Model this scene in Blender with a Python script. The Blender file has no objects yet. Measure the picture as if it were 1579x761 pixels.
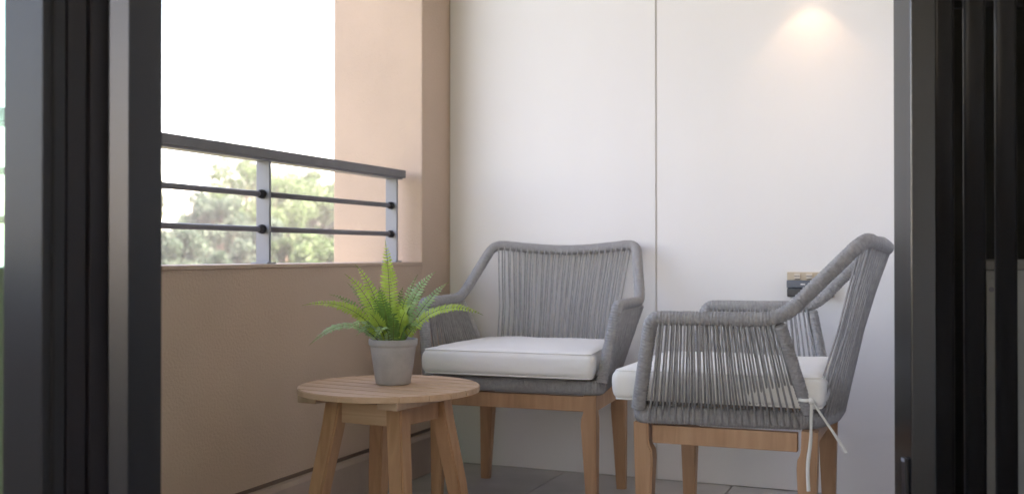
import bpy, bmesh, math, random
from mathutils import Vector, Matrix, noise
random.seed(7)
R = math.radians
SC = bpy.context.scene
COL = SC.collection

# ------------------------------------------------------------------ camera
F, CX, HY, H = 1600.0, 789.5, 392.0, 0.78        # focal length and horizon in photo pixels, eye height in metres
YAW = math.atan(661 / 1600)
SN, CS = math.sin(YAW), math.cos(YAW)
def at(u, v, d):
    """photo pixel + distance along the optical axis -> world point"""
    r = (u - CX) / F * d
    return Vector((r * CS - d * SN, r * SN + d * CS, H + (HY - v) / F * d))
cam = bpy.data.cameras.new('camera')
cam.sensor_width = 36; cam.lens = F / 1579 * 36
cam.clip_start = 0.05; cam.clip_end = 3000
cam.dof.use_dof = True; cam.dof.focus_distance = 2.7; cam.dof.aperture_fstop = 3.2
co = bpy.data.objects.new('camera', cam); COL.objects.link(co)
co.location = (0, 0, H)
co.rotation_euler = (R(90) + math.atan(11.5 / F), 0, YAW)
SC.camera = co

# ------------------------------------------------------------------ sky, sun, exposure
w = bpy.data.worlds.new('World'); SC.world = w; w.use_nodes = True
nt = w.node_tree; bg = nt.nodes['Background']
sky = nt.nodes.new('ShaderNodeTexSky'); sky.sky_type = 'NISHITA'; sky.sun_disc = False
SUN_EL, SUN_AZ = R(52), R(80)                    # azimuth clockwise from +Y
sky.sun_elevation = SUN_EL; sky.sun_rotation = SUN_AZ
sky.air_density = 1.0; sky.dust_density = 1.5; sky.ozone_density = 1.0
nt.links.new(sky.outputs[0], bg.inputs[0]); bg.inputs[1].default_value = 0.15
sl = bpy.data.lights.new('sun', 'SUN'); sl.energy = 4.0; sl.angle = R(1); sl.color = (1, .95, .88)
so = bpy.data.objects.new('sun', sl); COL.objects.link(so)
sd = Vector((math.sin(SUN_AZ) * math.cos(SUN_EL), math.cos(SUN_AZ) * math.cos(SUN_EL), math.sin(SUN_EL)))
so.rotation_euler = sd.to_track_quat('Z', 'Y').to_euler(); so.location = sd * 30
vs = SC.view_settings
vs.view_transform = 'Standard'; vs.look = 'None'; vs.gamma = 1; vs.use_curve_mapping = False
vs.exposure = 3.3
vs.use_white_balance = True; vs.white_balance_temperature = 8500; vs.white_balance_tint = 25
cy = SC.cycles
cy.use_denoising = True; cy.max_bounces = 10; cy.diffuse_bounces = 6; cy.glossy_bounces = 4
cy.transmission_bounces = 6; cy.transparent_max_bounces = 16
cy.caustics_reflective = False; cy.caustics_refractive = False; cy.sample_clamp_indirect = 6

# ------------------------------------------------------------------ materials
MATS = {}
def mat(name, col, rough=.6, var=0., vscale=8., bump=0., bscale=60., metal=0., spec=.5, stretch=None, col2=None, transl=0., distort=0.):
    m = bpy.data.materials.new(name); m.use_nodes = True
    t = m.node_tree; b = t.nodes['Principled BSDF']
    b.inputs['Base Color'].default_value = (*col, 1)
    b.inputs['Roughness'].default_value = rough
    b.inputs['Metallic'].default_value = metal
    b.inputs['Specular IOR Level'].default_value = spec
    tc = t.nodes.new('ShaderNodeTexCoord'); mp = t.nodes.new('ShaderNodeMapping')
    t.links.new(tc.outputs['Object'], mp.inputs[0])
    if stretch: mp.inputs['Scale'].default_value = stretch
    if var or col2:
        n = t.nodes.new('ShaderNodeTexNoise'); n.inputs['Scale'].default_value = vscale; n.inputs['Detail'].default_value = 6
        n.inputs['Distortion'].default_value = distort
        t.links.new(mp.outputs[0], n.inputs[0])
        rp = t.nodes.new('ShaderNodeValToRGB')
        c2 = col2 or tuple(x * (1 - var) for x in col)
        c1 = col if col2 else tuple(min(1, x * (1 + var * .6)) for x in col)
        rp.color_ramp.elements[0].position = .3; rp.color_ramp.elements[1].position = .7
        rp.color_ramp.elements[0].color = (*c2, 1); rp.color_ramp.elements[1].color = (*c1, 1)
        t.links.new(n.outputs[0], rp.inputs[0]); t.links.new(rp.outputs[0], b.inputs['Base Color'])
    if bump:
        n2 = t.nodes.new('ShaderNodeTexNoise'); n2.inputs['Scale'].default_value = bscale; n2.inputs['Detail'].default_value = 5
        t.links.new(mp.outputs[0], n2.inputs[0])
        bp = t.nodes.new('ShaderNodeBump'); bp.inputs['Strength'].default_value = bump; bp.inputs['Distance'].default_value = .004
        t.links.new(n2.outputs[0], bp.inputs['Height']); t.links.new(bp.outputs[0], b.inputs['Normal'])
    if transl:
        tr = t.nodes.new('ShaderNodeBsdfTranslucent'); tr.inputs[0].default_value = (*[min(1, x * 1.3) for x in col], 1)
        src = b.inputs['Base Color'].links
        if src: t.links.new(src[0].from_socket, tr.inputs[0])
        mx = t.nodes.new('ShaderNodeMixShader'); mx.inputs[0].default_value = transl
        out = t.nodes['Material Output']
        t.links.new(b.outputs[0], mx.inputs[1]); t.links.new(tr.outputs[0], mx.inputs[2]); t.links.new(mx.outputs[0], out.inputs[0])
    MATS[name] = m
    return m
def glass_mat(name, tint, gloss=.04):
    m = bpy.data.materials.new(name); m.use_nodes = True; t = m.node_tree
    t.nodes.remove(t.nodes['Principled BSDF'])
    tr = t.nodes.new('ShaderNodeBsdfTransparent'); tr.inputs[0].default_value = (*tint, 1)
    gl = t.nodes.new('ShaderNodeBsdfGlossy'); gl.inputs['Roughness'].default_value = .01
    mx = t.nodes.new('ShaderNodeMixShader'); mx.inputs[0].default_value = gloss
    t.links.new(tr.outputs[0], mx.inputs[1]); t.links.new(gl.outputs[0], mx.inputs[2])
    t.links.new(mx.outputs[0], t.nodes['Material Output'].inputs[0])
    MATS[name] = m
mat('panel', (.79, .775, .77), .45, var=.045, vscale=1.6, bump=.05, bscale=140, stretch=(1, 1, .35))
mat('joint', (.6, .57, .53), .8)
mat("stucco", (.585, .43, .335), .8, var=.10, vscale=2.6, bump=.5, bscale=130)
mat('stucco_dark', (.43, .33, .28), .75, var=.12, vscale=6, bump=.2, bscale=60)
mat('floor_tile', (.45, .44, .44), .45, var=.14, vscale=7, bump=.08, bscale=50)
mat('groove_shade', (.17, .115, .09), .9)  # shade put into the colour of the strip above the kerb
mat('grout', (.33, .32, .315), .9)
mat('ceiling', (.8, .79, .77), .8)
mat('room_wall', (.78, .76, .74), .8)
mat('room_floor', (.33, .26, .19), .5)
mat('rail_paint', (.17, .165, .18), .45, var=.1, vscale=20)
mat('rail_post', (.24, .25, .28), .38, var=.05, vscale=20)
mat('rail_black', (.015, .015, .017), .4)
mat('door_metal', (.034, .036, .041), .38, bump=.02, bscale=200, metal=.45, spec=.4)
mat('door_edge', (.014, .012, .015), .42, spec=.4)
mat('door_jamb', (.078, .082, .090), .28, metal=1)
mat('rubber', (.01, .01, .01), .7)
mat('louvre_metal', (.006, .0057, .006), .35, spec=.22)
mat('louvre_stile', (.072, .075, .078), .26, metal=.9)
mat('cupboard', (.06, .062, .056), .7, var=.1)
mat('ac_paint', (.42, .43, .41), .5, var=.06)
mat('ac_lid', (.30, .29, .27), .6)
mat('rope', (.35, .342, .345), .9, var=.16, vscale=120, bump=.5, bscale=900)
mat('cord', (.37, .36, .36), .9, var=.2, vscale=60, bump=.4, bscale=900)
mat('cushion', (.84, .825, .795), .95, bump=.25, bscale=900, var=.02, vscale=10)
mat('ribbon', (.78, .77, .72), .8)
for nm, c, c2 in (('teak', (.52, .30, .17), (.39, .205, .105)), ('teak_top', (.50, .34, .235), (.41, .265, .175))):
    mat(nm, c, .5, vscale=5, col2=c2, stretch=(6, 6, .6), distort=1.2, bump=.12, bscale=40)
mat('teak_slat', (.62, .41, .27), .55, vscale=5, col2=(.50, .31, .19), stretch=(.7, 9, 9), distort=1.0, bump=.12, bscale=40)
mat('concrete', (.42, .41, .41), .85, var=.14, vscale=22, bump=.25, bscale=160)
mat('soil', (.04, .028, .02), .95, bump=.8, bscale=100)
mat('frond_bright', (.44, .60, .11), .5, var=.22, vscale=30, transl=.35)
mat('frond_mid', (.17, .33, .08), .5, var=.25, vscale=30, transl=.3)
mat('frond_cool', (.33, .50, .24), .45, var=.25, vscale=30, transl=.25)
mat('stem', (.16, .22, .05), .6)
mat('brass', (.55, .45, .34), .45)
mat('socket_cover', (.10, .125, .16), .25)
mat('socket_dark', (.05, .05, .055), .45)
mat('rocker', (.66, .58, .5), .4)
mat('print_white', (.8, .8, .8), .6)
mat('lamp_body', (.6, .6, .6), .4)
mat('bark', (.10, .075, .055), .9, var=.3, vscale=4, bump=.5, bscale=12)
mat('leaf_pale', (.095, .17, .065), .6, col2=(.055, .11, .04), vscale=.7, transl=.3)
mat('leaf_grey', (.065, .12, .08), .6, col2=(.04, .08, .055), vscale=.7, transl=.25)
mat('leaf_dark', (.04, .09, .035), .6, col2=(.03, .055, .022), vscale=.8, transl=.25)
mat('ground', (.07, .08, .045), .95, var=.4, vscale=.05)
glass_mat('glass', (.86, .95, .91))
glass_mat('window_glass', (.95, .97, .96))
glass_mat('warm_fill_glass', (.97, .92, .86))
em = bpy.data.materials.new('lamp_glow'); em.use_nodes = True
e_ = em.node_tree.nodes['Principled BSDF']; e_.inputs['Emission Color'].default_value = (1, .82, .62, 1); e_.inputs['Emission Strength'].default_value = 12
MATS['lamp_glow'] = em

# ------------------------------------------------------------------ helpers
def link(name, me, m, parent=None, smooth=False):
    o = bpy.data.objects.new(name, me); COL.objects.link(o)
    if m and not me.materials: me.materials.append(MATS[m])
    if parent: o.parent = parent
    if smooth:
        for p in me.polygons: p.use_smooth = True
    return o
def tag(o, label, cat, group=None):
    o['label'] = label; o['category'] = cat
    if group: o['group'] = group
    return o
def struct(o): o['kind'] = 'structure'; return o
def empty(name, loc=(0, 0, 0), rz=0):
    o = bpy.data.objects.new(name, None); COL.objects.link(o)
    o.location = loc; o.rotation_euler = (0, 0, rz); o.empty_display_size = .1
    return o
class MB:
    def __init__(s): s.v = []; s.f = []
    def add(s, vs, fs):
        n = len(s.v); s.v += [tuple(x) for x in vs]; s.f += [[i + n for i in f] for f in fs]; return s
    def box(s, x0, x1, y0, y1, z0, z1):
        return s.add([(x0,y0,z0),(x1,y0,z0),(x1,y1,z0),(x0,y1,z0),(x0,y0,z1),(x1,y0,z1),(x1,y1,z1),(x0,y1,z1)],
                     [(0,3,2,1),(4,5,6,7),(0,1,5,4),(1,2,6,5),(2,3,7,6),(3,0,4,7)])
    def mesh(s, name):
        me = bpy.data.meshes.new(name); me.from_pydata(s.v, [], s.f); me.update(); return me
def bevelled(me, wd, seg=2):
    bm = bmesh.new(); bm.from_mesh(me)
    bmesh.ops.bevel(bm, geom=list(bm.edges), offset=wd, segments=seg, affect='EDGES', profile=.6)
    bm.to_mesh(me); bm.free(); return me
def box(name, m, x0, x1, y0, y1, z0, z1, parent=None, bev=0.):
    me = MB().box(x0, x1, y0, y1, z0, z1).mesh(name)
    if bev: bevelled(me, bev)
    return link(name, me, m, parent)
def frames(pts, closed=False):
    """tangent + parallel-transported normals along a polyline"""
    n = len(pts); T = []
    for i in range(n):
        a = pts[(i - 1) % n] if closed or i else pts[0]; b = pts[(i + 1) % n] if closed or i < n - 1 else pts[-1]
        T.append((b - a).normalized())
    u = Vector((0, 0, 1))
    if abs(T[0].dot(u)) > .9: u = Vector((1, 0, 0))
    N = []
    for t in T:
        u = (u - t * u.dot(t)).normalized(); N.append(u.copy())
    return T, N
def tube(mb, pts, rad, sides=10, closed=False, caps=True, rads=None, up=None, ab=None):
    T, N = frames(pts, closed); n = len(pts); base = len(mb.v)
    for i, p in enumerate(pts):
        nn = N[i]
        if up is not None: nn = (up - T[i] * up.dot(T[i])).normalized()
        b = T[i].cross(nn); r = rads[i] if rads else rad
        for k in range(sides):
            a = 2 * math.pi * k / sides
            q = p + (nn * math.cos(a) * (ab[0] if ab else 1) + b * math.sin(a) * (ab[1] if ab else 1)) * r
            mb.v.append(tuple(q))
    for i in range(n if closed else n - 1):
        j = (i + 1) % n
        for k in range(sides):
            l = (k + 1) % sides
            mb.f.append([base + i*sides + k, base + i*sides + l, base + j*sides + l, base + j*sides + k])
    if caps and not closed:
        mb.f.append([base + k for k in range(sides)][::-1]); mb.f.append([base + (n-1)*sides + k for k in range(sides)])
    return mb
def fillet(ctrl, rad, closed=False, seg=8):
    """polyline with its corners rounded"""
    n = len(ctrl); out = []
    for i, p in enumerate(ctrl):
        if not closed and i in (0, n - 1): out.append(p.copy()); continue
        a, b = ctrl[(i - 1) % n], ctrl[(i + 1) % n]; r = rad[i]
        da, db = (a - p), (b - p)
        ra, rb = min(r, da.length * .49), min(r, db.length * .49)
        s, e = p + da.normalized() * ra, p + db.normalized() * rb
        for k in range(seg + 1):
            t = k / seg; out.append(s * (1-t)**2 + p * 2*t*(1-t) + e * t*t)
    return out
def resample(pts, step, closed=False):
    P = pts + [pts[0]] if closed else pts
    L = [0]
    for a, b in zip(P, P[1:]): L.append(L[-1] + (b - a).length)
    n = max(2, round(L[-1] / step)); out = []; j = 0
    for i in range(n if closed else n + 1):
        d = L[-1] * i / n
        while j < len(L) - 2 and L[j+1] < d: j += 1
        t = (d - L[j]) / max(1e-9, L[j+1] - L[j]); out.append(P[j].lerp(P[j+1], min(1, t)))
    return out
def rope_tube(mb, pts, r, pitch=.0078, sides=10, closed=False, up=None, ab=None):
    """tube wound with cord: its radius swells and pinches with every turn of the cord"""
    P = resample(pts, pitch / 4, closed)
    rn = random.Random(len(P)); J = [rn.uniform(-.0005, .0005) for _ in range(len(P)//4 + 2)]
    rr = [r * (1 + (-.05, .05, .08, .05)[i % 4]) + J[i // 4] for i in range(len(P))]
    return tube(mb, P, r, sides, closed, True, rr, up, ab)

# ------------------------------------------------------------------ the place: balcony shell
YW, XP = 3.53, -1.715          # back wall plane, inner face of the parapet
ZC = 2.85
fl = struct(box('balcony_floor', 'grout', -1.92, 1.6, 1.06, 3.60, -.15, -.004))
tile = 0.60
x = -1.715
for i in range(6):
    for j in range(5):
        x0, y1 = -1.69 + i * tile - .16, YW - .0 - j * tile
        x0c, x1c = max(x0, -1.69), min(x0 + tile - .004, 1.55); y0c = max(y1 - tile + .004, 1.34)
        if x1c - x0c > .03 and y1 - y0c > .03:
            t = box('floor_tile', 'floor_tile', x0c, x1c, y0c, y1, -.004, .0 + random.uniform(-.0004, .0004), fl, .0015)
struct(box('balcony_ceiling', 'ceiling', -2.12, 1.6, 1.06, 3.62, ZC, ZC + .2))

bw = empty('back_wall', (0, YW, 0)); tag(bw, 'tall off-white panelled wall behind the two armchairs', 'wall')
box('wall_core', 'joint', XP, 1.6, .0050, .10, 0, ZC, bw)
SEAM = -.915
for a, b in ((XP + .004, SEAM - .003), (SEAM + .003, .62), (.627, 1.6)):
    box('wall_panel', 'panel', a, b, 0, .0048, .002, ZC - .002, bw, .001)

cl = tag(box('corner_column', 'stucco', -2.085, XP, 3.31, 3.75, -3, ZC, None, .006), 'pinkish beige rendered corner column at the end of the railing', 'column')
pw = empty('parapet_wall', (0, 0, 0)); tag(pw, 'low brown-beige rendered parapet wall under the metal railing', 'wall')
box('wall_body', 'stucco', -1.90, XP, 1.04, 3.309, -3, .742, pw)
box('sill', 'stucco', -1.905, XP + .006, 1.04, 3.307, .7425, .753, pw, .002)
kb = MB()
prof = [(XP, 0), (XP + .024, 0), (XP + .024, .128), (XP + .016, .140), (XP, .142)]
n = len(prof)
kb.add([(px, 1.36, pz) for px, pz in prof] + [(px, YW - .001, pz) for px, pz in prof],
       [[i, (i+1) % n, n + (i+1) % n, n + i] for i in range(n)] + [list(range(n))[::-1], list(range(n, 2*n))])
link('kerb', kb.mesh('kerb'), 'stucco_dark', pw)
box('groove_shade_strip', 'groove_shade', XP - .001, XP + .003, 1.36, YW - .002, .1425, .153, pw)  # raised dark strip standing in for the shade of a gap

# railing on the parapet
XR = -1.79
rl = empty('railing', (XR, 2.2, .753)); tag(rl, 'dark grey metal railing with two round bars on the parapet', 'railing')
def rbox(nm, m, x0, x1, y0, y1, z0, z1, bev=0): return box(nm, m, x0, x1, y0 - 2.2, y1 - 2.2, z0 - .753, z1 - .753, rl, bev)
rbox('top_rail', 'rail_paint', -.030, .030, 1.05, 3.272, 1.051, 1.079, .003)
rbox('rail_strip', 'rail_post', -.022, .022, 1.05, 3.262, 1.046, 1.0505)
posts = [3.222 - .75 * i for i in range(3)]
for py in posts:
    rbox('post', 'rail_post', -.022, .022, py - .005, py + .005, .753, 1.0458, .001)
    rbox('base_plate', 'rail_post', -.028, .028, py - .022, py + .022, .7532, .758, .001)
edges = [1.05] + sorted(posts)
for z in (.852, .952):
    for a, b in zip(edges, edges[1:]):
        m = tube(MB(), [Vector((0, a + (.006 if a > 1.06 else 0) - 2.2, z - .753)), Vector((0, b - .006 - 2.2, z - .753))], .0082, 12)
        link('bar', m.mesh('bar'), 'rail_paint', rl, True)
    for py in posts:
        m = MB()
        P = [Vector((0, py - .0052 - dy - 2.2, z - .753)) for dy in (0, .006, .014, .02)]
        tube(m, P, .01, 12, rads=[.0135, .0135, .012, .0085]); link('collar', m.mesh('collar'), 'rail_black', rl, True)

# ------------------------------------------------------------------ the room the camera stands in
struct(box('room_floor', 'room_floor', -1.92, 1.9, -3.2, 1.055, -.15, 0))
struct(box('room_ceiling', 'ceiling', -1.92, 1.9, -3.2, 1.055, ZC, ZC + .2))
rw = empty('room_wall', (0, 0, 0)); tag(rw, 'plain dim wall of the room with a side window and a rear window enlarged for fill light', 'wall')
WY0, WY1, WZ0, WZ1 = -.9, .92, .80, 2.3
box('wall_section', 'room_wall', -2.10, -1.921, -3.2, WY0, -3, ZC, rw)
box('wall_section', 'room_wall', -2.10, -1.921, WY1, 1.03, -3, ZC, rw)
box('wall_section', 'room_wall', -2.10, -1.921, WY0, WY1, -3, WZ0, rw)
box('wall_section', 'room_wall', -2.10, -1.921, WY0, WY1, WZ1, ZC, rw)
for a_, b_, c_, d_ in ((-2.10, -1.8, -3, ZC), (1.8, 1.9, -3, ZC), (-1.8, 1.8, -3, .75), (-1.8, 1.8, 2.75, ZC)):
    box('wall_section', 'room_wall', a_, b_, -3.4, -3.201, c_, d_, rw)
box('window_pane', 'warm_fill_glass', -1.8, 1.8, -3.30, -3.294, .75, 2.75, rw)  # unseen rear window, widened and tinted warm for frontal fill light
box('wall_section', 'room_wall', 1.901, 2.1, -3.4, 1.3, -3, ZC, rw)
box('window_pane', 'window_glass', -2.01, -2.004, WY0, WY1, WZ0, WZ1, rw)
struct(box('side_wall', 'panel', 1.601, 1.8, 1.301, 3.75, -3, ZC))

# sliding doors stacked on the left
ZB, ZT = .012, 2.44
def door_panel(x0, xr, y0, y1, label, mface, w=.076):
    d = empty('sliding_door', (xr, y0, 0)); tag(d, label, 'door', 'sliding door leaves stacked at the left')
    L = x0 - xr
    box('stile', mface, -w, 0, 0, y1 - y0, ZB, ZT, d, .0015)
    box('stile', mface, L, L + w, 0, y1 - y0, ZB, ZT, d, .0015)
    box('top_rail', mface, L + w, -w, .001, y1 - y0 - .001, ZT - .07, ZT, d)
    box('bottom_rail', mface, L + w, -w, .001, y1 - y0 - .001, ZB, ZB + .07, d)
    ym = (y1 - y0) / 2
    box('pane', 'glass', L + w, -w, ym - .003, ym + .003, ZB + .07, ZT - .07, d)
    return d
d1 = door_panel(-1.70, -1.196, 1.123, 1.165, 'nearest dark metal sliding door leaf with glass, at the far left', 'door_metal')
d2 = door_panel(-1.70, -1.198, 1.171, 1.208, 'middle dark sliding door leaf, edge on behind the nearest leaf', 'door_edge')
d3 = door_panel(-1.70, -1.196, 1.214, 1.2505, 'rearmost dark sliding door leaf, edge on beside the pale strip', 'door_edge')
box('edge_bead', 'rubber', .0, .002, .016, .021, ZB, ZT, d1)
jb = empty('door_jamb', (-1.2, 1.2525, 0)); tag(jb, 'dark metal door jamb with a pale reflecting front strip, left of the railing', 'door frame')
def prism(name, m, poly, z0, z1, parent):
    n = len(poly); k = MB()
    k.add([(a, b, z0) for a, b in poly] + [(a, b, z1) for a, b in poly], [list(range(n))[::-1], list(range(n, 2*n))] + [[i, (i+1) % n, n + (i+1) % n, n + i] for i in range(n)])
    return link(name, k.mesh(name), m, parent)
prism('jamb_strip', 'door_jamb', [(.0045, .0), (.0290, .0140), (.0290, .0160), (.0, .0160), (.0, .0)], 0, 2.5, jb)
prism('jamb_side', 'door_metal', [(-.05, .0165), (.0290, .0165), (.0290, .0895), (-.05, .0895)], 0, 2.5, jb)
def screw(p, parent, r=.004):
    m = MB(); tube(m, [Vector(p), Vector(p) + Vector((.0018, 0, 0))], r, 10); link('screw', m.mesh('screw'), 'rail_post', parent)
screw((.0, .021, .11), d2); screw((.0, .021, 1.35), d2)
tr = struct(box('door_threshold', 'door_metal', -1.70, 1.8, 1.075, 1.335, -.02, .010))
struct(box('door_head', 'door_metal', -1.70, 1.8, 1.075, 1.335, 2.445, ZC - .001))

# ------------------------------------------------------------------ cupboard on the right with its louvred door ajar
hinge_d = 1.95
o0 = at(1405, HY, hinge_d); o0.z = 0
lv = empty('louvred_door', o0, YAW); tag(lv, 'black vertical louvre door standing ajar at the right edge', 'door')
DZ0, DZ1 = .03, 2.46
SW = (1443 - 1405) / F * hinge_d
box('stile', 'louvre_stile', 0, SW, 0, .089, DZ0, DZ1, lv, .0025)
pitch = .0597; nsl = 9
for i in range(nsl):
    x0 = SW + .0035 + i * pitch
    m = MB(); hw = .0205; N = 20; prof = []
    for k in range(N):     # fin with rounded nose
        a = 2 * math.pi * k / N; cx_, sy_ = math.cos(a), math.sin(a)
        prof.append((x0 + hw + hw * math.copysign(abs(cx_)**.55, cx_), 0.024 + .009 * math.copysign(abs(sy_)**.7, sy_)))
    m.add([(a, b, DZ0 + .06) for a, b in prof] + [(a, b, DZ1 - .06) for a, b in prof],
          [[k, (k+1) % N, N + (k+1) % N, N + k] for k in range(N)] + [list(range(N))[::-1], list(range(N, 2*N))])
    link('slat', m.mesh('slat'), 'louvre_metal', lv, True)
LX = SW + nsl * pitch + .006
box('stile', 'louvre_stile', LX, LX + SW, 0, .089, DZ0, DZ1, lv, .0025)
box('rail', 'louvre_stile', SW, LX, .01, .08, DZ0, DZ0 + .0595, lv); box('rail', 'louvre_stile', SW, LX, .01, .08, DZ1 - .0595, DZ1, lv)
zr = H + (HY - 8) / F * 2.04
box('cross_rail', 'rubber', SW, LX, .081, .095, zr - .006, zr + .006, lv)
bo = box('flush_bolt', 'rail_black', -.007, -.0002, .012, .034, .12, .395, lv, .002)
box('bolt_tip', 'rail_post', -.009, -.0072, .016, .030, .388, .394, bo)
cb = empty('cupboard', (-.03, 2.41, 0)); tag(cb, 'dark utility cupboard behind the black louvre door', 'cupboard')
box('side_panel', 'cupboard', 0, .02, 0, YW - 2.411, .0, ZC - .002, cb)
box('side_panel', 'cupboard', 1.0, 1.02, 0, YW - 2.411, .0, ZC - .002, cb)
box('bounce_panel', 'panel', -.005, -.0008, .0, YW - 2.412, .001, ZC - .003, cb)  # unseen white sheet added to bounce fill light onto the column side
box('back_panel', 'cupboard', .021, .999, YW - 2.44, YW - 2.412, .0, ZC - .002, cb)
box('front_frame', 'cupboard', .64, .999, .0, .03, 0, ZC - .002, cb)
ac = empty('condenser_unit', (.085, 2.62, 0)); tag(ac, 'pale grey metal cabinet half hidden behind the louvre slats', 'cabinet')
box('housing', 'ac_paint', 0, .72, 0, .30, .06, .745, ac, .006)
box('lid', 'ac_lid', -.004, .724, -.006, .306, .7455, .768, ac, .004)
box('access_panel', 'ac_paint', .012, .20, -.004, -.0005, .10, .725, ac, .002)
for z in (.70, .12):
    m = MB(); tube(m, [Vector((.022, -.0045, z)), Vector((.022, -.009, z))], .006, 10); link('screw', m.mesh('screw'), 'rail_post', ac)
for fx in (.06, .62): box('foot', 'rubber', fx, fx + .05, .02, .28, .0, .0595, ac)

# ------------------------------------------------------------------ armchairs
def vecs(*a): return [Vector(p) for p in a]
def leg_mesh(name, inx, iny):
    """square leg: slim at the joint, shouldered below the apron, tapering to the foot"""
    m = MB(); lv_ = [(0, .030), (.15, .039), (.27, .047), (.292, .046), (.305, .040), (.318, .038), (.362, .038)]
    for z, wd in lv_:
        k = (.362 - z)
        ox, oy = -inx * .0, -iny * .0
        for sx, sy in ((0, 0), (1, 0), (1, 1), (0, 1)):
            m.v.append((inx * (sx * wd - .004 * 0), iny * (sy * wd), z))
    n = len(lv_)
    for i in range(n - 1):
        for k in range(4):
            l = (k + 1) % 4; m.f.append([i*4+k, i*4+l, (i+1)*4+l, (i+1)*4+k])
    m.f.append([3, 2, 1, 0]); m.f.append([(n-1)*4 + k for k in range(4)])
    me = m.mesh(name); bm = bmesh.new(); bm.from_mesh(me); bmesh.ops.recalc_face_normals(bm, faces=bm.faces)
    es = [e for e in bm.edges if abs(e.verts[0].co.z - e.verts[1].co.z) > .004]
    bmesh.ops.bevel(bm, geom=es, offset=.004, segments=2, affect='EDGES'); bm.to_mesh(me); bm.free()
    return me
TR = .0168
AF, EL, BT = (.319, .203, .626), (.318, -.106, .628), (.263, -.288, .816)
RF, RR, ZR = (.277, .251), (.225, -.160), .384
def side(p, s): return Vector((p[0] * s, p[1], p[2]))
def tube_ctrl():
    L = [Vector((.282, .246, .400)), side(AF, 1), side(EL, 1), side(BT, 1), Vector((.10, -.318, .799)), Vector((0, -.322, .795))]
    rad = [0, .024, .05, .042, .08, .05]
    Rr = [Vector((-p.x, p.y, p.z)) for p in L[:-1]][::-1]
    return L + Rr, rad + rad[:-1][::-1]
def ring_ctrl():
    return [Vector((RF[0], RF[1], ZR)), Vector((RR[0], RR[1], ZR)), Vector((.10, -.205, ZR)), Vector((-.10, -.205, ZR)),
            Vector((-RR[0], RR[1], ZR)), Vector((-RF[0], RF[1], ZR))], [.035, .05, .06, .06, .05, .035]
def path_at(pts, key, val):
    """point on polyline where coordinate key passes val"""
    for a, b in zip(pts, pts[1:]):
        if (a[key] - val) * (b[key] - val) <= 0 and a[key] != b[key]:
            return a.lerp(b, (val - a[key]) / (b[key] - a[key]))
    return pts[-1].copy()
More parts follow.
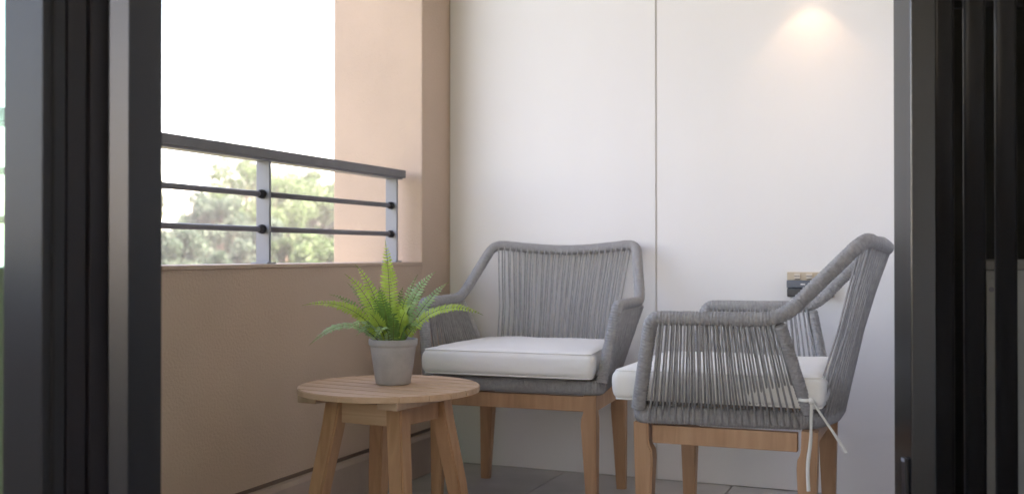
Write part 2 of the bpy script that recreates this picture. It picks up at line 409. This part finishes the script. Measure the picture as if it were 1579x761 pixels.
def make_chair():
    root = empty('armchair')
    c, r = tube_ctrl(); path = fillet(c, r, seg=10)
    link('frame_tube', rope_tube(MB(), path, TR).mesh('frame_tube'), 'rope', root, True)
    c2, r2 = ring_ctrl(); ring = fillet(c2, r2, True, 8)
    link('seat_ring', rope_tube(MB(), ring, 1, .0066, 12, True, Vector((0, 0, 1)), (.0215, .0145)).mesh('seat_ring'), 'rope', root, True)
    for s in (1, -1):
        P = [Vector((s * .3165, -.104, .615)), Vector((s * .232, -.156, .405))]
        link('rear_post', rope_tube(MB(), P, .0145).mesh('rear_post'), 'rope', root, True)
    topb = [p for p in resample(path, .004) if p.z > .77 and abs(p.x) <= .2801 and p.y < -.24]
    # side cords: two layers, wound over the arm and under the seat ring
    for s in (1, -1):
        m = MB(); n = 23; rn = random.Random(3 + s)
        for lay in (0, 1):
            for i in range(n):
                t = (i + (.36 if lay else .12)) / n
                t2 = min(1, max(0, t + rn.uniform(-.008, .008)))
                ta = side(AF, s).lerp(side(EL, s), .07 + .9 * t2) ; bt = Vector((s * RF[0], RF[1], ZR)).lerp(Vector((s * RR[0], RR[1], ZR)), .075 + .90 * t)
                off = (.0115 if lay == 0 else -.010)
                ta = ta + Vector((s * off, 0, .004)); bt = bt + Vector((s * off * 1.05, 0, -.012))
                mid = ta.lerp(bt, .5) + Vector((s * rn.uniform(-.0015, .0015), rn.uniform(-.0015, .0015), 0))
                tube(m, [ta, mid, bt], .0027, 6)
        o = link('side_cords', m.mesh('side_cords'), 'cord', root, True); o['kind'] = 'stuff'
    m = MB(); n = 24; rn = random.Random(9)
    for lay in (0, 1):
        for i in range(n):
            t = (i + (.30 if lay else 0.)) / (n - .7)
            xt = -.242 + .484 * t; xb = -.205 + .41 * t
            tp = path_at(topb, 0, xt); bp_ = path_at(resample(ring, .01, True)[len(ring)//8:], 0, xb)
            cand = [p for p in resample(ring, .006, True) if p.y < -.1]
            bp_ = min(cand, key=lambda p: abs(p.x - xb)).copy(); bp_.x = xb
            off = .011 if lay else -.011
            tp = tp + Vector((rn.uniform(-.0015, .0015), off, .002)); bp_ = bp_ + Vector((0, off, -.01))
            mid = tp.lerp(bp_, .5) + Vector((rn.uniform(-.003, .003), .016 * (1 - (xb / .2)**2) - .004 + rn.uniform(-.001, .001), 0))
            mid.x *= .955
            tube(m, [tp, tp.lerp(mid, .5) + Vector((0, .002, 0)), mid, mid.lerp(bp_, .5), bp_], .0028, 6)
    o = link('back_cords', m.mesh('back_cords'), 'cord', root, True); o['kind'] = 'stuff'
    wb_ = MB()
    for i in range(24):
        y = -.15 + .38 * i / 23; hw_ = .222 + (.27 - .222) * (y + .16) / .41
        tube(wb_, [Vector((-hw_, y, ZR + .012)), Vector((hw_, y, ZR + .012))], .0035, 5)
    o = link('seat_webbing', wb_.mesh('seat_webbing'), 'cord', root, True); o['kind'] = 'stuff'
    lx, lyf, lyr = .268, .254, -.172
    for sx in (1, -1):
        for yy, iy in ((lyf, -1), (lyr, 1)):
            o = link('leg', leg_mesh('leg', -sx, iy), 'teak', root); o.location = (sx * (lx if iy < 0 else .258), yy, 0)
            # splay: foot a little outside of the joint
            o.rotation_euler = (R(-1.5) * iy * -1, 0, 0)
    az0, az1 = .312, .357
    box('apron', 'teak', -lx + .04, lx - .04, lyf - .030, lyf - .006, az0, az1, root, .002)
    box('apron', 'teak', -.258 + .04, .258 - .04, lyr + .006, lyr + .030, az0, az1, root, .002)
    for s in (1, -1):
        m = MB(); y0, y1 = lyr + .0385, lyf - .0385; xa, xb = .252, .262
        vs_ = []
        for z in (az0, az1):
            for (xx, y) in ((xa - .024, y0), (xa, y0), (xb, y1), (xb - .024, y1)): vs_.append((s * xx, y, z))
        m.add(vs_, [(0,3,2,1),(4,5,6,7),(0,1,5,4),(1,2,6,5),(2,3,7,6),(3,0,4,7)])
        me = m.mesh('apron'); bm = bmesh.new(); bm.from_mesh(me); bmesh.ops.recalc_face_normals(bm, faces=bm.faces); bm.to_mesh(me); bm.free()
        link('apron', bevelled(me, .002), 'teak', root)
    return root
def copy_tree(o, parent=None):
    c = o.copy(); COL.objects.link(c)
    if parent: c.parent = parent
    for ch in list(o.children): copy_tree(ch, c)
    return c
def cfit(y): return .94 + .09 * max(0, min(1, (y + .252) / .504)) ** 3
def cushion_mesh(seed):
    hx, hy, hz, r = .262, .252, .040, .020
    bm = bmesh.new(); bmesh.ops.create_cube(bm, size=2)
    bmesh.ops.subdivide_edges(bm, edges=list(bm.edges), cuts=23, use_grid_fill=True)
    for v in bm.verts:
        p = v.co; u = Vector((p.x, p.y, p.z))
        q = Vector((math.sin(p.x * math.pi / 2) if abs(p.x) < 1 else p.x, math.sin(p.y * math.pi / 2) if abs(p.y) < 1 else p.y, math.sin(p.z * math.pi / 2) if abs(p.z) < 1 else p.z))
        P = Vector((q.x * hx, q.y * hy, q.z * hz))
        inn = Vector((max(-hx + r, min(hx - r, P.x)), max(-hy + r, min(hy - r, P.y)), max(-hz + r, min(hz - r, P.z))))
        d = P - inn
        if d.length > 1e-9: P = inn + d.normalized() * min(r, d.length if d.length < r else r)
        fx, fy, fz = 1 - (P.x / hx)**2, 1 - (P.y / hy)**2, 1 - (P.z / hz)**2
        if P.z > 0: P.z += .008 * max(0, fx)**.6 * max(0, fy)**.6
        P.x += math.copysign(.007, P.x) * max(0, fz) * (abs(P.x) / hx)**4
        P.y += math.copysign(.008, P.y) * max(0, fz) * (abs(P.y) / hy)**4
        nz = noise.noise(Vector((P.x * 9, P.y * 9, P.z * 14 + seed))) * .0035 + noise.noise(Vector((P.x * 28, P.y * 20, P.z * 30 + seed * 2))) * .002
        nn = (P - inn).normalized() if (P - inn).length > 1e-6 else Vector((0, 0, 1 if P.z > 0 else -1))
        if P.z > -hz * .7: P += nn * nz
        y = P.y
        P.x *= cfit(y)
        v.co = P
    me = bpy.data.meshes.new('cushion'); bm.to_mesh(me); bm.free(); return me
def piping(parent, z):
    hx, hy = .2595, .2495; m = MB()
    c = [Vector((hx, hy, z)), Vector((hx, -hy, z)), Vector((-hx, -hy, z)), Vector((-hx, hy, z))]
    P = resample(fillet(c, [.016] * 4, True), .01, True)
    for p in P: p.x *= cfit(p.y)
    tube(m, P, .0024, 6, True)
    link('piping', m.mesh('piping'), 'cushion', parent, True)
ch1 = make_chair()
ch2 = copy_tree(ch1)
G = 'woven rope armchairs on the balcony'
def put(o, x, y, th):
    """th = 0 faces -Y, 90 faces -X"""
    o.location = (x, y, o.location.z); o.rotation_euler = (0, 0, math.pi - R(th))
P1, P2 = (-1.222, 3.178, -2.5), (-.448, 2.785, 90.2)
put(ch1, *P1); put(ch2, *P2)
tag(ch1, 'grey rope armchair with teak legs facing forward beside the corner column', 'armchair', G)
tag(ch2, 'grey rope armchair with teak legs seen side on, next to the black louvre door', 'armchair', G)
cus = []
for i, (P, lab) in enumerate(((P1, 'off-white seat cushion in the armchair facing forward behind the round table'), (P2, 'off-white seat cushion with tie ribbons in the armchair seen side on'))):
    e = empty('seat_cushion', (0, 0, .4125)); tag(e, lab, 'cushion', 'off-white seat cushions')
    b = link('cushion_body', cushion_mesh(i * 5.3), 'cushion', e, True); b.location = (0, .062, .040)
    for z in (.0352, -.0352):
        pp = None
        piping(b, z)
    put(e, *P); e.location.z = .4125
    cus.append(e)
bpy.context.view_layer.update()
# tie ribbons of the second cushion, knotted round the rear post
def ribbon(parent, pts, wd, nrm):
    m = MB(); P = resample(pts, .006); n = len(P)
    for i, p in enumerate(P):
        t = (P[min(n-1, i+1)] - P[max(0, i-1)]).normalized()
        tw = .5 * math.sin(i * .16); b = t.cross(nrm).normalized(); b = (b * math.cos(tw) + nrm * math.sin(tw)).normalized()
        k = nrm * .0005
        for q in (p + b*wd/2 + k, p - b*wd/2 + k, p - b*wd/2 - k, p + b*wd/2 - k): m.v.append(tuple(parent.matrix_world.inverted() @ q))
    for i in range(n - 1):
        for k in range(4): l = (k+1) % 4; m.f.append([i*4+k, i*4+l, (i+1)*4+l, (i+1)*4+k])
    m.f.append([0,1,2,3]); m.f.append([(n-1)*4+k for k in range(4)][::-1])
    link('tie_ribbon', m.mesh('tie_ribbon'), 'ribbon', parent, True)
nrm = Vector((SN * .9, -CS, .1)).normalized()
DR = 2.435
def smooth(px, d, seg=8):
    P = [at(u, v, d + dd) for u, v, dd in px]
    return fillet(P, [.03] * len(P), seg=seg)
ribbon(cus[1], smooth([(1252, 614, 0), (1250, 640, -.006), (1250, 680, -.01), (1244, 715, -.012), (1246, 756, -.012)], DR), .0085, nrm)
ribbon(cus[1], smooth([(1251, 616, 0), (1268, 642, .004), (1286, 668, .004), (1304, 697, 0)], DR), .007, nrm)
ribbon(cus[1], smooth([(1230, 615, .008), (1240, 617, -.004), (1254, 616, .0)], DR), .008, nrm)
m = MB(); kp = at(1251, 617, DR - .004)
tube(m, [cus[1].matrix_world.inverted() @ (kp + Vector((0, 0, dz))) for dz in (-.008, -.004, .002, .007)], .006, 10, rads=[.002, .0062, .0062, .002])
link('knot', m.mesh('knot'), 'ribbon', cus[1], True)

# ------------------------------------------------------------------ side table
TD = 2.627; TZ = .45; TRAD = .2285
tc_ = at(600.5, HY, TD); tc_.z = 0
BETA = R(29)
tb = empty('side_table', tc_, YAW - BETA); tag(tb, 'round slatted teak side table holding the potted fern', 'table')
sw = 2 * TRAD / 8; gp = .0011
for i in range(8):
    y0, y1 = -TRAD + i * sw + (gp if i else 0), -TRAD + (i + 1) * sw - (gp if i < 7 else 0)
    y0 = max(y0, -TRAD + .0005); y1 = min(y1, TRAD - .0005)
    K = 9; ys = [y0 + (y1 - y0) * k / K for k in range(K + 1)]
    ol = [(math.sqrt(TRAD**2 - y*y), y) for y in ys] + [(-math.sqrt(TRAD**2 - y*y), y) for y in reversed(ys)]
    n = len(ol); m = MB()
    m.add([(a, b, TZ - .014) for a, b in ol] + [(a, b, TZ) for a, b in ol], [list(range(n))[::-1], list(range(n, 2*n))] + [[k, (k+1) % n, n + (k+1) % n, n + k] for k in range(n)])
    me = m.mesh('slat'); bm = bmesh.new(); bm.from_mesh(me)
    es = [e for e in bm.edges if e.verts[0].co.z > TZ - .001 and e.verts[1].co.z > TZ - .001]
    bmesh.ops.bevel(bm, geom=es, offset=.0018, segments=2, affect='EDGES'); bm.to_mesh(me); bm.free()
    link('slat', me, 'teak_slat', tb)
for s in (-1, 1):
    box('batten', 'teak_top', s * .120 - .029, s * .120 + .029, -.176, .176, TZ - .0325, TZ - .0145, tb, .002)
zt = TZ - .033
for a_ in (45, 135, 225, 315):
    dx, dy = math.cos(R(a_)), math.sin(R(a_)); m = MB(); hw = .0205
    for z, rho, hh in ((0, .206, .017), (.2, .1725, .021), (zt - .06, .1395, .022), (zt, .130, .022)):
        for sx, sy in ((-1,-1),(1,-1),(1,1),(-1,1)): m.v.append((dx*rho + sx*hh, dy*rho + sy*hh, z))
    for i in range(3):
        for k in range(4): l = (k+1) % 4; m.f.append([i*4+k, i*4+l, (i+1)*4+l, (i+1)*4+k])
    m.f += [[3,2,1,0], [12,13,14,15]]
    me = m.mesh('leg'); bm = bmesh.new(); bm.from_mesh(me)
    es = [e for e in bm.edges if abs(e.verts[0].co.z - e.verts[1].co.z) > .01]
    bmesh.ops.bevel(bm, geom=es, offset=.004, segments=2, affect='EDGES'); bm.to_mesh(me); bm.free()
    link('leg', me, 'teak', tb)
q = .130 / math.sqrt(2)
for s in (-1, 1):
    box('apron', 'teak_slat', -q + .021, q - .021, s * q - .011, s * q + .011, zt - .052, zt - .0005, tb, .002)
    box('apron', 'teak', s * q - .011, s * q + .011, -q + .021, q - .021, zt - .052, zt - .0005, tb, .002)

# ------------------------------------------------------------------ potted fern
PD = 2.653
pc = at(606.5, HY, PD); pc.z = TZ + .0005
pf = empty('potted_fern', pc, YAW); tag(pf, 'bright green fern in a small grey concrete pot on the table', 'plant')
prof = [(0, 0), (.041, 0), (.0445, .003), (.0585, .094), (.0592, .0975), (.0618, .099), (.0625, .102), (.0625, .112), (.062, .1145), (.058, .1145), (.0565, .110), (.054, .096), (0, .096)]
m = MB(); N = 40
for r_, z in prof:
    for k in range(N):
        a = 2*math.pi*k/N; m.v.append((max(r_, 1e-4)*math.cos(a), max(r_, 1e-4)*math.sin(a), z))
for i in range(len(prof)-1):
    for k in range(N): l = (k+1) % N; m.f.append([i*N+k, i*N+l, (i+1)*N+l, (i+1)*N+k])
pot = link('pot', m.mesh('pot'), 'concrete', pf, True)
m = MB(); K = 24
m.add([(0, 0, .103)] + [(.0535*math.cos(2*math.pi*k/K), .0535*math.sin(2*math.pi*k/K), .0975) for k in range(K)], [[0, 1+k, 1+(k+1) % K] for k in range(K)])
link('soil', m.mesh('soil'), 'soil', pf)
SCL = PD / F
def frond(tip, depth, mid=None, wd=12, mname='frond_mid', face=.5, base=(0, 0), nl=26, bulge=0.):
    """tip in photo pixels; depth = metres towards (-) or away (+) from the camera; local x = right, y = away, z = up"""
    rn = random.Random(hash((tip[0], tip[1])) & 0xffff)
    T_ = Vector(((tip[0] - 606.5) * SCL, depth, (HY - tip[1]) * SCL + H - TZ))
    B_ = Vector((base[0] * SCL, base[1], .100))
    if mid: M_ = Vector(((mid[0] - 606.5) * SCL, depth * .45, (HY - mid[1]) * SCL + H - TZ))
    else: M_ = B_.lerp(T_, .5) + Vector((0, 0, .02))
    C_ = M_ * 2 - (B_ + T_) * .5
    Nn = 40; P = [B_*(1-t)**2 + C_*2*t*(1-t) + T_*t*t for t in [k/Nn for k in range(Nn+1)]]
    P = resample(P, (sum((b-a).length for a, b in zip(P, P[1:])))/Nn)
    n = len(P); m = MB()
    tube(m, P, .001, 5, rads=[.0016 - .0011*i/(n-1) for i in range(n)])
    st = link('frond', m.mesh('frond'), 'stem', pf)
    lf = MB(); L = wd * SCL * 1.25; nl = round(nl * .86)
    for k in range(nl * 2):
        t = .12 + .88 * (k // 2) / nl; s = 1 if k % 2 else -1
        i = min(n-2, int(t*(n-1))); p = P[i].lerp(P[i+1], t*(n-1)-i)
        tg = (P[i+1]-P[i]).normalized()
        nr = Vector((0, -face, 1 - face)); nr = (nr - tg*nr.dot(tg))
        if nr.length < .05: nr = Vector((0, -1, .2)) - tg*Vector((0, -1, .2)).dot(tg)
        nr.normalize(); b = tg.cross(nr) * s
        ll = L * (min(1, .55 + t*1.6)) * (1 if t < .45 else max(.08, 1 - ((t-.45)/.56)**1.6)) * rn.uniform(.88, 1.1)
        wl = min(.0072, ll*.4) * rn.uniform(.85, 1.1) + .0005
        dirv = (b + tg*(.16 + .4*t*t) + nr * rn.uniform(.02, .28)).normalized()
        wv = (tg + nr * rn.uniform(-.35, .35)).normalized()*wl
        droop = -nr * ll*.16
        a0 = p + wv*-.35; a1 = p + wv*.35
        q0 = p + dirv*ll*.45 - wv*.5 + nr*ll*.05; q1 = p + dirv*ll*.45 + wv*.55 + nr*ll*.05
        r0 = p + dirv*ll*.8 - wv*.32 + droop*.3; r1 = p + dirv*ll*.8 + wv*.35 + droop*.3; tp = p + dirv*ll + droop
        lf.add([a0, q0, r0, tp, r1, q1, a1], [[0,1,5,6],[1,2,4,5],[2,3,4]])
    o = link('leaflets', lf.mesh('leaflets'), mname, st, False); o['kind'] = 'stuff'
    return st
fr = [((596,370),-.03,(601,440),13,'frond_bright',.85,(-2,-.012),34), ((545,408),.03,(575,455),10,'frond_bright',.7,(-8,0),26), ((533,422),-.02,(568,462),10.5,'frond_bright',.75,(-10,-.01),26),
      ((530,437),.06,(563,474),7,'frond_mid',.6,(-12,.01),22), ((502,455),.05,(548,476),8,'frond_mid',.45,(-14,.01),24), ((469,470),-.03,(540,476),10,'frond_bright',.42,(-14,-.012),34),
      ((488,527),-.09,(540,500),10.5,'frond_cool',.3,(-16,-.015),30), ((673,418),.00,(638,460),10.5,'frond_cool',.55,(9,0),28), ((690,436),.07,(655,470),9,'frond_cool',.5,(12,.014),26),
      ((641,424),.06,(626,465),8,'frond_cool',.7,(6,.01),24), ((746,484),-.05,(676,478),11,'frond_bright',.4,(14,-.012),34), ((622,442),-.01,(614,478),9,'frond_mid',.8,(3,-.01),22),
      ((588,440),-.05,(596,482),10,'frond_mid',.8,(-4,-.016),22), ((640,470),-.08,(624,486),11,'frond_bright',.55,(6,-.02),24), ((560,476),-.09,(580,488),11,'frond_bright',.5,(-8,-.02),24),
      ((548,500),-.11,(574,497),9,'frond_cool',.35,(-10,-.02),22), ((655,502),-.10,(633,500),9,'frond_mid',.35,(10,-.02),22), ((598,452),.08,(602,482),9,'frond_mid',.7,(0,.016),22),
      ((560,440),.12,(584,470),8,'frond_mid',.6,(-4,.02),22), ((650,452),.12,(630,476),8,'frond_mid',.55,(6,.02),22), ((612,480),-.10,(610,494),9,'frond_mid',.6,(2,-.024),20),
      ((556,514),-.07,(578,502),8,'frond_cool',.3,(-14,-.02),18), ((588,517),-.12,(597,503),8,'frond_cool',.4,(-4,-.025),16), ((646,511),-.09,(630,501),8,'frond_mid',.35,(10,-.025),18), ((574,455),-.04,(588,480),9,'frond_mid',.75,(-6,-.01),20), ((632,452),-.02,(620,480),9,'frond_bright',.7,(5,-.01),20)]
for a in fr: frond(*a[:4], *a[4:])

# ------------------------------------------------------------------ wall fittings
D_ = lambda u, Y: Y / ((u - CX)/F*SN + CS)
so_ = empty('wall_socket', (0, 0, 0)); tag(so_, 'beige and blue-grey weatherproof power socket on the white wall', 'socket')
so_.location = (-.470, YW, .640)
box('back_plate', 'brass', 0, .150, -.010, -.0005, .0, .082, so_, .002)
for i, x_ in enumerate((.024, .062, .100)):
    rk = box('rocker', 'rocker', x_, x_ + .019, -.016, -.0105, .060, .078, so_, .0015)
    box('rocker_gap', 'socket_dark', x_, x_ + .019, -.0168, -.0162, .0675, .0695, rk)
    box('rocker_shade', 'socket_dark', x_ + .001, x_ + .018, -.0135, -.0105, .0568, .0598, rk)
box('cover', 'socket_cover', .001, .149, -.030, -.0102, .030, .0555, so_, .003)
box('socket_base', 'socket_dark', .002, .148, -.034, -.0102, .0, .0298, so_, .006)
box('print', 'print_white', .046, .060, -.0306, -.0301, .041, .0445, so_)
wl = empty('wall_lamp', (-.395, YW, 1.690)); tag(wl, 'small wall lamp throwing a warm cone of light down the white wall', 'lamp')
m = MB(); tube(m, [Vector((0, -.092, 0)), Vector((0, -.092, .10))], .032, 24); 
me = bpy.data.meshes.new('shade'); me.from_pydata(m.v, [], [f for f in m.f if len(f) == 4] + [m.f[-1]]); link('shade', me, 'lamp_body', wl, True)
box('bracket', 'lamp_body', -.012, .012, -.061, -.0003, .03, .08, wl, .002)
m = MB(); tube(m, [Vector((0, -.092, .075)), Vector((0, -.092, .08))], .022, 20); link('bulb', m.mesh('bulb'), 'lamp_glow', wl)
ld = bpy.data.lights.new('wall_lamp_light', 'SPOT'); ld.energy = .11; ld.color = (1, .72, .46); ld.spot_size = R(91); ld.spot_blend = .4; ld.shadow_soft_size = .006
lo = bpy.data.objects.new('wall_lamp_light', ld); COL.objects.link(lo); lo.parent = wl; lo.location = (0, -.092, -.002)

# ------------------------------------------------------------------ outside
GZ = -9.0
g = MB(); g.add([(-1500, -1500, GZ), (1500, -1500, GZ), (1500, 1500, GZ), (-1500, 1500, GZ)], [(0, 1, 2, 3)])
struct(link('ground', g.mesh('ground'), 'ground'))
def tree(name, u, vtop, wpx, d, leaf, label, seed, nleaf=27000, flat=.8):
    rn = random.Random(seed)
    top = at(u, vtop, d); wd = wpx / F * d / 2
    base = Vector((top.x, top.y, GZ)); hgt = top.z - GZ
    root = empty(name, base); tag(root, label, 'tree', 'trees beyond the railing')
    ch_ = min(hgt * .72, wd * 2 * flat + 2)                 # crown height
    cz = hgt - ch_ / 2
    m = MB()
    trunk = [Vector((rn.uniform(-.2, .2)*i, rn.uniform(-.2, .2)*i, hgt * .8 * i / 5)) for i in range(6)]
    trunk[0] = Vector((0, 0, 0))
    r0 = .10 + hgt * .016
    tube(m, trunk, r0, 9, rads=[r0 * (1.25 - .2*i) for i in range(6)])
    clumps = []
    for i in range(60):
        while True:
            v = Vector((rn.uniform(-1, 1), rn.uniform(-1, 1), rn.uniform(-1, 1)))
            if .35 < v.length < 1: break
        c = Vector((v.x * wd * .82, v.y * wd * .82, cz + v.z * ch_ * .42))
        clumps.append((c, wd * rn.uniform(.17, .36)))
        if i % 2 == 0:
            a = trunk[2 + i % 3]; mid = a.lerp(c, .5) + Vector((0, 0, -.3))
            tube(m, [a, mid, c], .06, 6, rads=[r0 * .4, r0 * .25, .02])
    link('trunk', m.mesh('trunk'), 'bark', root, True)
    vs_, fs_ = [], []
    for k in range(nleaf):
        c, cr = clumps[rn.randrange(len(clumps))]
        v = Vector((rn.gauss(0, 1), rn.gauss(0, 1), rn.gauss(0, 1)))
        v.normalize(); p = c + Vector((v.x, v.y, v.z * .8)) * cr * (rn.random() ** .4)
        a = Vector((rn.gauss(0, 1), rn.gauss(0, 1), rn.gauss(0, .6))).normalized(); b = a.cross(Vector((rn.gauss(0, 1), rn.gauss(0, 1), rn.gauss(0, 1)))).normalized()
        s = rn.uniform(.5, 1.2) * d * .0020
        i0 = len(vs_); vs_ += [tuple(p - a*s), tuple(p + b*s*.5), tuple(p + a*s), tuple(p - b*s*.5)]; fs_.append((i0, i0+1, i0+2, i0+3))
    me = bpy.data.meshes.new('crown'); me.from_pydata(vs_, [], fs_); link('crown', me, leaf, root)
    return root
for k, a in enumerate([
    ('broadleaf_tree', 385, 212, 200, 60, 'leaf_pale', 'tallest pale yellow-green tree seen between the railing bars'),
    ('broadleaf_tree', 478, 250, 165, 66, 'leaf_pale', 'pale tree right of the tallest one, beside the column edge'),
    ('broadleaf_tree', 328, 284, 130, 54, 'leaf_grey', 'grey-green tree in front of the tallest pale tree'),
    ('broadleaf_tree', 280, 335, 125, 42, 'leaf_grey', 'low grey-green tree at lower left beside the door jamb'),
    ('broadleaf_tree', 325, 372, 105, 37, 'leaf_grey', 'low rounded tree just above the sill, left of the rail post'),
    ('broadleaf_tree', 432, 358, 60, 40, 'leaf_dark', 'small dark green tree just right of the rail post'),
    ('broadleaf_tree', 492, 345, 110, 46, 'leaf_pale', 'low pale green tree above the sill at the column edge'),
    ('broadleaf_tree', 224, 255, 62, 57, 'leaf_dark', 'dark tree mostly hidden behind the left door jamb'),
    ('broadleaf_tree', 405, 330, 110, 50, 'leaf_grey', 'mid grey-green tree right behind the rail post')]):
    tree(*a, seed=20 + k)

# thin haze added to wash the far trees pale, as overexposure glare does
hz = box('haze', None, -1510, 1510, -1510, 1510, GZ - 1, 9.5)
hm = bpy.data.materials.new('haze'); hm.use_nodes = True; t = hm.node_tree
t.nodes.remove(t.nodes['Principled BSDF'])
pv = t.nodes.new('ShaderNodeVolumePrincipled'); pv.inputs['Color'].default_value = (.95, .97, 1, 1); pv.inputs['Density'].default_value = .0012
t.links.new(pv.outputs[0], t.nodes['Material Output'].inputs['Volume'])
hz.data.materials.append(hm); hz['kind'] = 'stuff'
